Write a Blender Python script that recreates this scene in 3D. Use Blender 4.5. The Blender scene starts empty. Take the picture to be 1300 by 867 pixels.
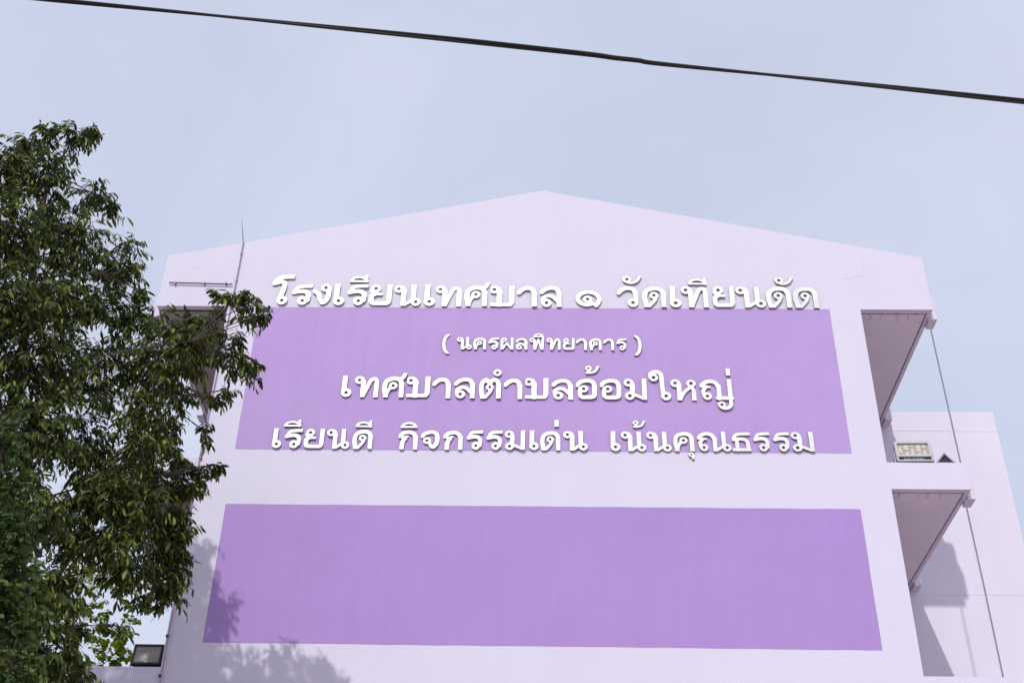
import bpy, bmesh, math, random
import numpy as np
from mathutils import Vector, Matrix
from mathutils.geometry import tessellate_polygon

S = bpy.context.scene
COL = S.collection
random.seed(11)
rng = np.random.default_rng(8)

# ------------------------------------------------------------------ camera
cam_d = bpy.data.cameras.new("camera")
cam = bpy.data.objects.new("camera", cam_d)
COL.objects.link(cam)
cam_d.sensor_width = 36.0
cam_d.lens = 1566.83 / 1300 * 36.0
cam_d.clip_start = 0.1
cam_d.clip_end = 4000
_r = Vector((0.99958841, 0.02072095, 0.01984071))
_u = Vector((-0.00460401, -0.56676718, 0.82386514))
_f = Vector((-0.02831633, 0.82361739, 0.56643851))
cam.matrix_world = Matrix(((_r.x, _u.x, -_f.x, 0), (_r.y, _u.y, -_f.y, -18), (_r.z, _u.z, -_f.z, 1.6), (0, 0, 0, 1)))
S.camera = cam

# ------------------------------------------------------------------ sun and sky
SUN = Vector((-0.246, -1.0, 0.954)).normalized()
sun_el = math.asin(SUN.z)
sun_az = math.atan2(SUN.x, SUN.y)
sd = bpy.data.lights.new("sun", 'SUN')
sd.energy = 2.62
sd.angle = math.radians(0.75)
sd.color = (1.0, 0.99, 0.92)
so = bpy.data.objects.new("sun", sd)
so.rotation_euler = SUN.to_track_quat('Z', 'Y').to_euler()
COL.objects.link(so)

W = bpy.data.worlds.new("World")
S.world = W
W.use_nodes = True
wn, wl = W.node_tree.nodes, W.node_tree.links
wn.clear()
out = wn.new("ShaderNodeOutputWorld")
bg = wn.new("ShaderNodeBackground")
sky = wn.new("ShaderNodeTexSky")
sky.sky_type = 'NISHITA'
sky.sun_disc = False
sky.sun_elevation = sun_el
sky.sun_rotation = sun_az
sky.air_density = 1.0
sky.dust_density = 2.0
sky.ozone_density = 1.5
tc = wn.new("ShaderNodeTexCoord")
nz = wn.new("ShaderNodeTexNoise")
nz.inputs["Scale"].default_value = 2.2
nz.inputs["Detail"].default_value = 5
nz.inputs["Roughness"].default_value = 0.5
nz.inputs["Distortion"].default_value = 0.6
rmp = wn.new("ShaderNodeMapRange")
rmp.inputs["From Min"].default_value = 0.3
rmp.inputs["From Max"].default_value = 0.7
rmp.inputs["To Min"].default_value = 0.74
rmp.inputs["To Max"].default_value = 0.92
mix = wn.new("ShaderNodeMix")
mix.data_type = 'RGBA'
veil = wn.new("ShaderNodeMix")                        # thin high veil, a little brighter where it is thicker
veil.data_type = 'RGBA'
veil.inputs[6].default_value = (5.35, 5.95, 7.55, 1)
veil.inputs[7].default_value = (6.20, 6.55, 7.90, 1)
vm = wn.new("ShaderNodeMapping")
vm.inputs["Rotation"].default_value = (0.3, 0.5, 0.6)
vm.inputs["Scale"].default_value = (1.1, 3.2, 1.6)
vn = wn.new("ShaderNodeTexNoise")
vn.inputs["Scale"].default_value = 1.5
vn.inputs["Detail"].default_value = 6
vn.inputs["Roughness"].default_value = 0.55
vn.inputs["Distortion"].default_value = 0.8
vr = wn.new("ShaderNodeMapRange")
vr.inputs["From Min"].default_value = 0.32
vr.inputs["From Max"].default_value = 0.68
wl.new(tc.outputs["Generated"], vm.inputs["Vector"])
wl.new(vm.outputs[0], vn.inputs["Vector"])
wl.new(vn.outputs["Fac"], vr.inputs["Value"])
wl.new(vr.outputs["Result"], veil.inputs[0])
wl.new(veil.outputs[2], mix.inputs[7])
wl.new(tc.outputs["Generated"], nz.inputs["Vector"])
wl.new(nz.outputs["Fac"], rmp.inputs["Value"])
wl.new(rmp.outputs["Result"], mix.inputs[0])
wl.new(sky.outputs["Color"], mix.inputs[6])
wl.new(mix.outputs[2], bg.inputs["Color"])
bg.inputs["Strength"].default_value = 0.119
wl.new(bg.outputs[0], out.inputs[0])

S.view_settings.view_transform = 'Standard'
S.view_settings.look = 'None'
S.view_settings.exposure = 0.0
S.view_settings.gamma = 1.0
try:
    S.view_settings.use_curve_mapping = False
except Exception:
    pass
S.cycles.max_bounces = 8
S.cycles.diffuse_bounces = 4
S.cycles.transparent_max_bounces = 8

# ------------------------------------------------------------------ materials
def mat(name, col, rough=0.7, metal=0.0, var=0.0, vscale=3.0, bump=0.0, bscale=60.0, stretch=(1, 1, 1), spec=0.5, streak=None):
    m = bpy.data.materials.new(name)
    m.use_nodes = True
    n, l = m.node_tree.nodes, m.node_tree.links
    b = n["Principled BSDF"]
    b.inputs["Roughness"].default_value = rough
    b.inputs["Metallic"].default_value = metal
    b.inputs["Specular IOR Level"].default_value = spec
    b.inputs["Base Color"].default_value = (*col, 1)
    g = n.new("ShaderNodeNewGeometry")
    mp = n.new("ShaderNodeMapping")
    mp.inputs["Scale"].default_value = stretch
    l.new(g.outputs["Position"], mp.inputs["Vector"])
    if var > 0:
        t = n.new("ShaderNodeTexNoise")
        t.inputs["Scale"].default_value = vscale
        t.inputs["Detail"].default_value = 6
        t.inputs["Roughness"].default_value = 0.6
        l.new(mp.outputs[0], t.inputs["Vector"])
        r = n.new("ShaderNodeMapRange")
        r.inputs["From Min"].default_value = 0.25
        r.inputs["From Max"].default_value = 0.75
        r.inputs["To Min"].default_value = 1 - var
        r.inputs["To Max"].default_value = 1 + var
        l.new(t.outputs["Fac"], r.inputs["Value"])
        mm = n.new("ShaderNodeVectorMath")
        mm.operation = 'SCALE'
        mm.inputs[0].default_value = col
        l.new(r.outputs["Result"], mm.inputs["Scale"])
        last = mm.outputs[0]
        if streak:
            # rain streaks and roller lanes running down the wall
            mp2 = n.new("ShaderNodeMapping")
            mp2.inputs["Scale"].default_value = (streak[0], 1, streak[1])
            l.new(g.outputs["Position"], mp2.inputs["Vector"])
            t2 = n.new("ShaderNodeTexNoise")
            t2.inputs["Scale"].default_value = 1.0
            t2.inputs["Detail"].default_value = 4
            l.new(mp2.outputs[0], t2.inputs["Vector"])
            r2 = n.new("ShaderNodeMapRange")
            r2.inputs["From Min"].default_value = 0.35
            r2.inputs["From Max"].default_value = 0.8
            r2.inputs["To Min"].default_value = 1.0
            r2.inputs["To Max"].default_value = 1 - streak[2]
            l.new(t2.outputs["Fac"], r2.inputs["Value"])
            m3 = n.new("ShaderNodeVectorMath")
            m3.operation = 'SCALE'
            l.new(last, m3.inputs[0])
            l.new(r2.outputs["Result"], m3.inputs["Scale"])
            last = m3.outputs[0]
        l.new(last, b.inputs["Base Color"])
    if bump > 0:
        t = n.new("ShaderNodeTexNoise")
        t.inputs["Scale"].default_value = bscale
        t.inputs["Detail"].default_value = 4
        l.new(mp.outputs[0], t.inputs["Vector"])
        bp = n.new("ShaderNodeBump")
        bp.inputs["Strength"].default_value = bump
        bp.inputs["Distance"].default_value = 0.01
        l.new(t.outputs["Fac"], bp.inputs["Height"])
        l.new(bp.outputs[0], b.inputs["Normal"])
    return m

M = {}
M['lavender'] = mat('lavender paint', (0.594, 0.564, 0.680), 0.75, var=0.022, vscale=0.9, bump=0.25, bscale=25, streak=(5, 0.35, 0.018), spec=0.3)
M['wing'] = mat('lavender wing paint lightened for fill', (0.645, 0.602, 0.705), 0.75, var=0.03, vscale=0.8, bump=0.25, bscale=25, streak=(4, 0.3, 0.04), spec=0.3)  # wall paint made lighter to stand in for missing fill light
M['purple_low'] = mat('deeper purple paint', (0.350, 0.226, 0.520), 0.7, var=0.045, vscale=0.9, bump=0.3, bscale=25, streak=(6, 0.5, 0.05), spec=0.3)
M['purple'] = mat('purple paint', (0.405, 0.276, 0.560), 0.7, var=0.04, vscale=1.0, bump=0.25, bscale=25, streak=(7, 0.5, 0.05), spec=0.3)
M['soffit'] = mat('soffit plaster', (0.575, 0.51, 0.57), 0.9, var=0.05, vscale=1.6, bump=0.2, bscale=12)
M['soffit_shade'] = mat('grey brown soffit with shade in colour', (0.24, 0.21, 0.20), 0.9, var=0.12, vscale=1.6, bump=0.2, bscale=12)  # left soffit's tree shade and weaker bounce are put into its colour
M['crack'] = mat('plaster crack', (0.53, 0.49, 0.60), 0.9, var=0.1)
M['stain_gap_shade'] = mat('black joint stain and gap shade', (0.035, 0.03, 0.035), 0.95, var=0.3, vscale=9)  # joint stains and cracks; on the slab it is painted gap shade
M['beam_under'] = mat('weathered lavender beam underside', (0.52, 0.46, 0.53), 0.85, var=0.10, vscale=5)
M['steel'] = mat('polished steel letter face', (0.57, 0.57, 0.565), 0.57, metal=0.75, var=0.13, vscale=3.0, bump=0.15, bscale=3.5)
M['steel_side_shade'] = mat('letter return with shade in colour', (0.075, 0.055, 0.06), 0.55, metal=0.1, var=0.2, vscale=8)  # returns darkened in the colour to deepen the shade under the letters
M['dark_metal'] = mat('dark lamp housing', (0.02, 0.02, 0.022), 0.5, metal=0.2, var=0.2, vscale=14)
M['grey_metal'] = mat('grey cast aluminium', (0.36, 0.36, 0.38), 0.45, metal=0.5, var=0.1, vscale=20)
M['white_metal'] = mat('pale lamp bezel', (0.44, 0.46, 0.49), 0.4, metal=0.2, var=0.08, vscale=30)
M['lamp_glass'] = mat('dusty lamp glass', (0.30, 0.285, 0.27), 0.25, metal=0.3, var=0.12, vscale=6)
M['reflector'] = mat('warm reflector', (0.36, 0.31, 0.28), 0.4, metal=0.3, var=0.15, vscale=30)
M['led'] = mat('led block', (0.62, 0.60, 0.53), 0.4, var=0.12, vscale=40)
M['wire'] = mat('grey wire', (0.20, 0.19, 0.23), 0.6, var=0.1, vscale=10)
M['bar'] = mat('rusty dark bar', (0.075, 0.05, 0.065), 0.7, var=0.3, vscale=14)
M['conduit'] = mat('purple grey conductor', (0.27, 0.21, 0.33), 0.6, var=0.15, vscale=10)
M['cable'] = mat('black cable sheath', (0.008, 0.007, 0.008), 0.8, var=0.3, vscale=20, bump=0.3, bscale=40)
M['bark'] = mat('bark', (0.055, 0.042, 0.033), 0.9, var=0.35, vscale=6, bump=0.8, bscale=18, stretch=(1, 1, 0.25))
M['ground'] = mat('pale reddish paved yard', (0.62, 0.50, 0.50), 0.9, var=0.12, vscale=0.35, bump=0.3, bscale=20)
M['roof'] = mat('roof sheet', (0.30, 0.27, 0.32), 0.6, var=0.1, vscale=1)
M['window'] = mat('window glass', (0.03, 0.035, 0.04), 0.08, metal=0.0, var=0.1, vscale=1, spec=0.8)
M['door'] = mat('door paint', (0.30, 0.20, 0.42), 0.6, var=0.08, vscale=3)

def leaf_mat(name, a, b, trans):
    m = bpy.data.materials.new(name)
    m.use_nodes = True
    n, l = m.node_tree.nodes, m.node_tree.links
    p = n["Principled BSDF"]
    o = n["Material Output"]
    g = n.new("ShaderNodeNewGeometry")
    oi = n.new("ShaderNodeObjectInfo")
    add = n.new("ShaderNodeMath"); add.operation = 'ADD'
    fr = n.new("ShaderNodeMath"); fr.operation = 'FRACT'
    l.new(g.outputs["Random Per Island"], add.inputs[0])
    l.new(oi.outputs["Random"], add.inputs[1])
    l.new(add.outputs[0], fr.inputs[0])
    r = n.new("ShaderNodeValToRGB")
    r.color_ramp.elements[0].color = (*a, 1)
    r.color_ramp.elements[1].color = (*b, 1)
    e = r.color_ramp.elements.new(0.6)
    e.color = (*[(x * 0.72 + y * 0.28) for x, y in zip(a, b)], 1)
    e2 = r.color_ramp.elements.new(0.99)
    e2.color = (b[0] * 1.35, b[1] * 1.1, b[2], 1)
    l.new(fr.outputs[0], r.inputs[0])
    l.new(r.outputs[0], p.inputs["Base Color"])
    p.inputs["Roughness"].default_value = 0.45
    p.inputs["Specular IOR Level"].default_value = 0.28
    t = n.new("ShaderNodeBsdfTranslucent")
    h = n.new("ShaderNodeHueSaturation")
    h.inputs["Value"].default_value = 1.5
    h.inputs["Saturation"].default_value = 1.15
    l.new(r.outputs[0], h.inputs["Color"])
    l.new(h.outputs[0], t.inputs[0])
    mx = n.new("ShaderNodeMixShader")
    mx.inputs[0].default_value = trans
    l.new(p.outputs[0], mx.inputs[1])
    l.new(t.outputs[0], mx.inputs[2])
    l.new(mx.outputs[0], o.inputs[0])
    return m
M['leaf'] = leaf_mat('dark glossy leaf', (0.015, 0.029, 0.006), (0.165, 0.220, 0.050), 0.17)
M['leaf_creep'] = leaf_mat('fresh creeper leaf', (0.035, 0.065, 0.018), (0.08, 0.13, 0.035), 0.3)
M['leaf_back'] = leaf_mat('yellow green leaf', (0.09, 0.15, 0.02), (0.20, 0.26, 0.03), 0.4)

# ------------------------------------------------------------------ helpers
def link(name, me, material=None, parent=None, loc=None):
    o = bpy.data.objects.new(name, me)
    COL.objects.link(o)
    if material is not None and me is not None and len(me.materials) == 0:
        me.materials.append(material)
    if parent is not None:
        o.parent = parent
    if loc is not None:
        o.location = loc
    return o

def thing(name, label, cat, loc=(0, 0, 0), group=None):
    o = bpy.data.objects.new(name, None)
    o.empty_display_size = 0.2
    COL.objects.link(o)
    o.location = loc
    o['label'] = label
    o['category'] = cat
    if group:
        o['group'] = group
    return o

class MB:
    """collects simple solids in one mesh"""
    def __init__(s):
        s.v = []; s.f = []
    def box(s, a, b):
        x0, y0, z0 = a; x1, y1, z1 = b
        k = len(s.v)
        s.v += [(x0, y0, z0), (x1, y0, z0), (x1, y1, z0), (x0, y1, z0), (x0, y0, z1), (x1, y0, z1), (x1, y1, z1), (x0, y1, z1)]
        s.f += [(k, k+3, k+2, k+1), (k+4, k+5, k+6, k+7), (k, k+1, k+5, k+4), (k+1, k+2, k+6, k+5), (k+2, k+3, k+7, k+6), (k+3, k, k+4, k+7)]
        return s
    def tube(s, pts, rad, n=8, cap=True):
        pts = [Vector(p) for p in pts]
        if not hasattr(rad, '__len__'):
            rad = [rad] * len(pts)
        k = len(s.v)
        for i, p in enumerate(pts):
            d = (pts[min(i+1, len(pts)-1)] - pts[max(i-1, 0)]).normalized()
            a = d.cross(Vector((0.31, 0.17, 0.93)) if abs(d.z) < 0.9 else Vector((1, 0.1, 0))).normalized()
            b = d.cross(a)
            for j in range(n):
                t = 2 * math.pi * j / n
                s.v.append(tuple(p + (a * math.cos(t) + b * math.sin(t)) * rad[i]))
        for i in range(len(pts) - 1):
            for j in range(n):
                a0 = k + i * n + j; a1 = k + i * n + (j + 1) % n
                s.f.append((a0, a1, a1 + n, a0 + n))
        if cap:
            s.f.append(tuple(k + j for j in range(n))[::-1])
            s.f.append(tuple(k + (len(pts) - 1) * n + j for j in range(n)))
        return s
    def mesh(s, name, smooth=False):
        me = bpy.data.meshes.new(name)
        me.from_pydata(s.v, [], s.f)
        if smooth:
            me.polygons.foreach_set('use_smooth', [True] * len(me.polygons))
        me.update()
        return me
    def build(s, name, material, parent=None, bevel=0, smooth=False, under=None):
        me = s.mesh(name, smooth)
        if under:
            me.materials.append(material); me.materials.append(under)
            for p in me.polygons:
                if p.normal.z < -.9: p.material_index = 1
        if bevel:
            bm = bmesh.new(); bm.from_mesh(me)
            bmesh.ops.bevel(bm, geom=bm.edges[:], offset=bevel, segments=2, profile=0.6, affect='EDGES', clamp_overlap=True)
            bm.to_mesh(me); bm.free()
        return link(name, me, material, parent)

def extrude_xz(loops, y0, y1):
    """loops: outer and hole contours in x,z (lists of pairs); solid between y0 (front) and y1"""
    vv = []; 
    for lp in loops:
        vv += [(p[0], p[1]) for p in lp]
    n = len(vv)
    tris = tessellate_polygon([[Vector((p[0], p[1], 0)) for p in lp] for lp in loops])
    V = [(x, y0, z) for x, z in vv] + [(x, y1, z) for x, z in vv]
    F = []
    for t in tris:
        a, b, c = [vv[i] for i in t]
        ar = (b[0]-a[0])*(c[1]-a[1]) - (b[1]-a[1])*(c[0]-a[0])
        if abs(ar) < 1e-12:
            continue
        if ar < 0:
            t = (t[0], t[2], t[1])
        F.append(tuple(t))                                  # front, faces -y
        F.append((t[0]+n, t[2]+n, t[1]+n))
    k = 0
    side0 = len(F)
    for lp in loops:
        m = len(lp)
        ar = sum(lp[i][0]*lp[(i+1) % m][1] - lp[(i+1) % m][0]*lp[i][1] for i in range(m))
        for i in range(m):
            a = k + i; b = k + (i + 1) % m
            F.append((b, a, a + n, b + n) if ar < 0 else (b, a, a + n, b + n))
        k += m
    return V, F, side0

def solid_xz(name, loops, y0, y1, material, parent=None, side_mat=None, under=None):
    V, F, s0 = extrude_xz(loops, y0, y1)
    me = bpy.data.meshes.new(name)
    me.from_pydata(V, [], F)
    me.update()
    bm = bmesh.new(); bm.from_mesh(me)
    bmesh.ops.recalc_face_normals(bm, faces=bm.faces[:])
    bm.to_mesh(me); bm.free()
    me.materials.append(material)
    if side_mat:
        me.materials.append(side_mat)
        for i, p in enumerate(me.polygons):
            if i >= s0:
                p.material_index = 1
    if under:
        me.materials.append(under)
        for p in me.polygons:
            if p.normal.z < -.9: p.material_index = 1
    return link(name, me, None, parent)

# ------------------------------------------------------------------ ground
g = MB().box((-1500, -1500, -1.0), (1500, 1500, 0.0)).build('ground', M['ground'])
g['kind'] = 'structure'; g['label'] = 'pale reddish paved school yard'

gs = MB().box((-16, -13, -.5), (-4.6, -1.2, 0.10)).build('bounce_cutter', mat('dark bounce absorber', (0.035, 0.050, 0.020), 0.95, var=0.4, vscale=5, bump=0.6, bscale=60))  # unseen dark ground sheet, added to cut bounce light on tree and wall
gs['kind'] = 'structure'; gs['label'] = 'added dark ground sheet below the trees that cuts bounce light'

# ------------------------------------------------------------------ school building
bld = thing('school_building', 'lavender school block with pitched gable wall and two purple painted panels', 'building')
XL, XR = -5.80, 5.605         # plain gable wall
EL, ER = -7.10, 6.89          # corridor edges
levels = [(0.30, 0.80), (3.91, 4.40), (7.51, 8.00), (11.11, 11.60)]
right = [(XR, 0.0)]
for b, t in levels[1:]:
    right += [(XR, b), (ER, b), (ER, t), (XR, t)]
right += [(XR, 14.71), (ER, 14.71), (ER, 15.89)]
left = [(EL, 15.89), (EL, 14.73), (XL, 14.73)]
for b, t in reversed(levels[1:]):
    left += [(XL, t), (EL, t), (EL, b), (XL, b)]
left += [(XL, 0.0)]
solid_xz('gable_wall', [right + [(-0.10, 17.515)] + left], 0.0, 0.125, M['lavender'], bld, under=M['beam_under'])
# painted fields, a coat thick, very slightly uneven edges
def painted(x0, x1, z0, z1, m):
    random.seed(int(z0 * 100))
    pts = []
    n = 40
    for i in range(n): pts.append((x0 + (x1-x0)*i/n, z0 + random.uniform(-.004, .004)))
    for i in range(6): pts.append((x1 + random.uniform(-.003, .003), z0 + (z1-z0)*i/6))
    for i in range(n): pts.append((x1 - (x1-x0)*i/n, z1 + random.uniform(-.004, .004)))
    for i in range(6): pts.append((x0 + random.uniform(-.003, .003), z1 - (z1-z0)*i/6))
    o = solid_xz('painted_panel', [pts], -0.004, 0.0015, m, bld)
    return o
painted(-5.228, 5.054, 11.765, 14.711, M['purple'])['label'] = 'upper purple painted panel behind the lettering'
painted(-5.228, 5.054, 8.393, 10.739, M['purple_low'])['label'] = 'lower blank purple painted panel'

def corridor(side):
    xi, xo = (XR, ER) if side > 0 else (XL, EL)
    s = side
    depth = 4.10 if s > 0 else 24.0
    zs = [(14.71, 15.55)] + [(b, t) for b, t in reversed(levels[1:])]
    for k, (b, t) in enumerate(zs):
        # ceiling board with an open joint; the slab's black paints in the gap shade
        MB().box((min(xi, xo - s*.095), 0.155, b + .004), (max(xi, xo - s*.095), depth, b + .05)).build('soffit', M['soffit'] if s > 0 else M['soffit_shade'], bld)
        MB().box((min(xi, xo - s*.073), 0.126, b + .052), (max(xi, xo - s*.073), depth, t - .004)).build('floor_slab', M['stain_gap_shade'], bld)
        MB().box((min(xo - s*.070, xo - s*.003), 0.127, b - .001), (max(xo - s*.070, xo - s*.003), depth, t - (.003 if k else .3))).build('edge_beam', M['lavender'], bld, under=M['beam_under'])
        y = 0.22
        while y < depth - 0.1:
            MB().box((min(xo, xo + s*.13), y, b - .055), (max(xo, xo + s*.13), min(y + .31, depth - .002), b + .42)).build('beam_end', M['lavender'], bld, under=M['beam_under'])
            y += 3.50
        # dirty cracks in the joint beside the front beam
        random.seed(7 * k + (3 if s > 0 else 0))
        x = min(xi, xo) + .02
        while x < max(xi, xo) - .1:
            w = random.uniform(.05, .22)
            MB().box((x, .1255, b + random.uniform(.001, .006)), (min(x + w, max(xi, xo) - .10), .1545 + random.uniform(-.01, 0), b + .04)).build('stained_joint', M['stain_gap_shade'], bld)
            x += w + random.choice([0, 0, .02, .05])
        # hairline cracks on the ceiling
        for j in range(4 if s > 0 else 0):
            x = xi + s * (.15 + .22 * j + random.uniform(0, .1)); yy = .17
            pts = [(x, yy, b + .0035)]
            for q in range(4):
                x += random.uniform(-.05, .05); yy += random.uniform(.02, .06)
                pts.append((x, yy, b + .0035))
            MB().tube(pts, .003, 4).build('hairline_crack', M['stain_gap_shade'], bld)
    # corridor side wall with windows, far inside
    xw = xi - s * .02
    MB().box((min(xw, xw - s*.15), .127, 0.0), (max(xw, xw - s*.15), 24.0 if s < 0 else depth, 15.4)).build('side_wall', M['lavender'], bld)
    if s < 0:
        for kz in range(4):
            for j in range(5):
                z0 = .9 + 3.6 * kz; y0 = 1.2 + 4.4 * j
                MB().box((xw - .012, y0, z0), (xw + .004, y0 + 2.6, z0 + 1.3)).build('window', M['window'], bld)
                MB().box((xw - .020, y0 - .06, z0 - .06), (xw + .002, y0 + 2.66, z0 - .001)).build('window_sill', M['beam_under'], bld)
corridor(1)
corridor(-1)
# body and roof behind the gable
MB().box((XL + .18, .128, 0), (XR - .2, 24, 15.3)).build('classroom_block', M['lavender'], bld)
for s, xe, ze in ((-1, -7.0, 15.66), (1, 6.8, 15.66)):
    solid_xz('roof', [[(-.10, 17.26), (-.10, 17.36), (xe, ze + .08), (xe, ze)] if s < 0 else [(-.096, 17.36), (-.096, 17.26), (xe, ze), (xe, ze + .08)]], .13, 24.2, M['roof'], bld)

for pts in ([(5.80, 16.02), (5.79, 15.85), (5.81, 15.70), (5.77, 15.52), (5.74, 15.45)], [(5.74, 15.45), (5.60, 15.44), (5.52, 15.40), (5.38, 15.41)], [(-6.62, 15.62), (-6.55, 15.60), (-6.50, 15.64)]):
    MB().tube([(x, -.0005, z) for x, z in pts], .0024, 4).build('hairline_crack', M['crack'], bld)

# ------------------------------------------------------------------ side wing
wing = thing('side_wing', 'plain lavender flat topped wing set back on the right of the gable', 'building', (0, 0, 0))
WX0, WX1, WY = 5.45, 9.243, 4.10
MB().box((WX0, WY + .005, 0), (WX1 - .002, 14, 15.06)).build('wall_core', M['wing'], wing)
zz = [0.0, 3.70, 7.33, 11.035, 14.61, 15.078]
for a, b in zip(zz[:-1], zz[1:]):
    if b > 15:
        MB().box((WX0, WY, a + .006), (WX1, WY + .0055, b)).build('wall_panel', M['wing'], wing)
    else:
        MB().box((WX0, WY, a + .006), (8.262, WY + .0055, b)).build('wall_panel', M['wing'], wing)
        MB().box((8.270, WY, a + .006), (WX1, WY + .0055, b)).build('wall_panel', M['wing'], wing)
MB().box((WX0 + .3, WY + .2, 15.061), (WX1 - .2, 13.8, 15.07)).build('roof', M['roof'], wing)

# ------------------------------------------------------------------ lettering
def crom(pts, k=9):
    P = [np.array(p, float) for p in pts]
    P = [2*P[0]-P[1]] + P + [2*P[-1]-P[-2]]
    o = []
    for i in range(1, len(P) - 2):
        for j in range(k):
            t = j / k
            o.append(0.5*((2*P[i]) + (-P[i-1]+P[i+1])*t + (2*P[i-1]-5*P[i]+4*P[i+1]-P[i+2])*t*t + (-P[i-1]+3*P[i]-3*P[i+1]+P[i+2])*t**3))
    o.append(P[-2])
    return o
T = 0.115
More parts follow.
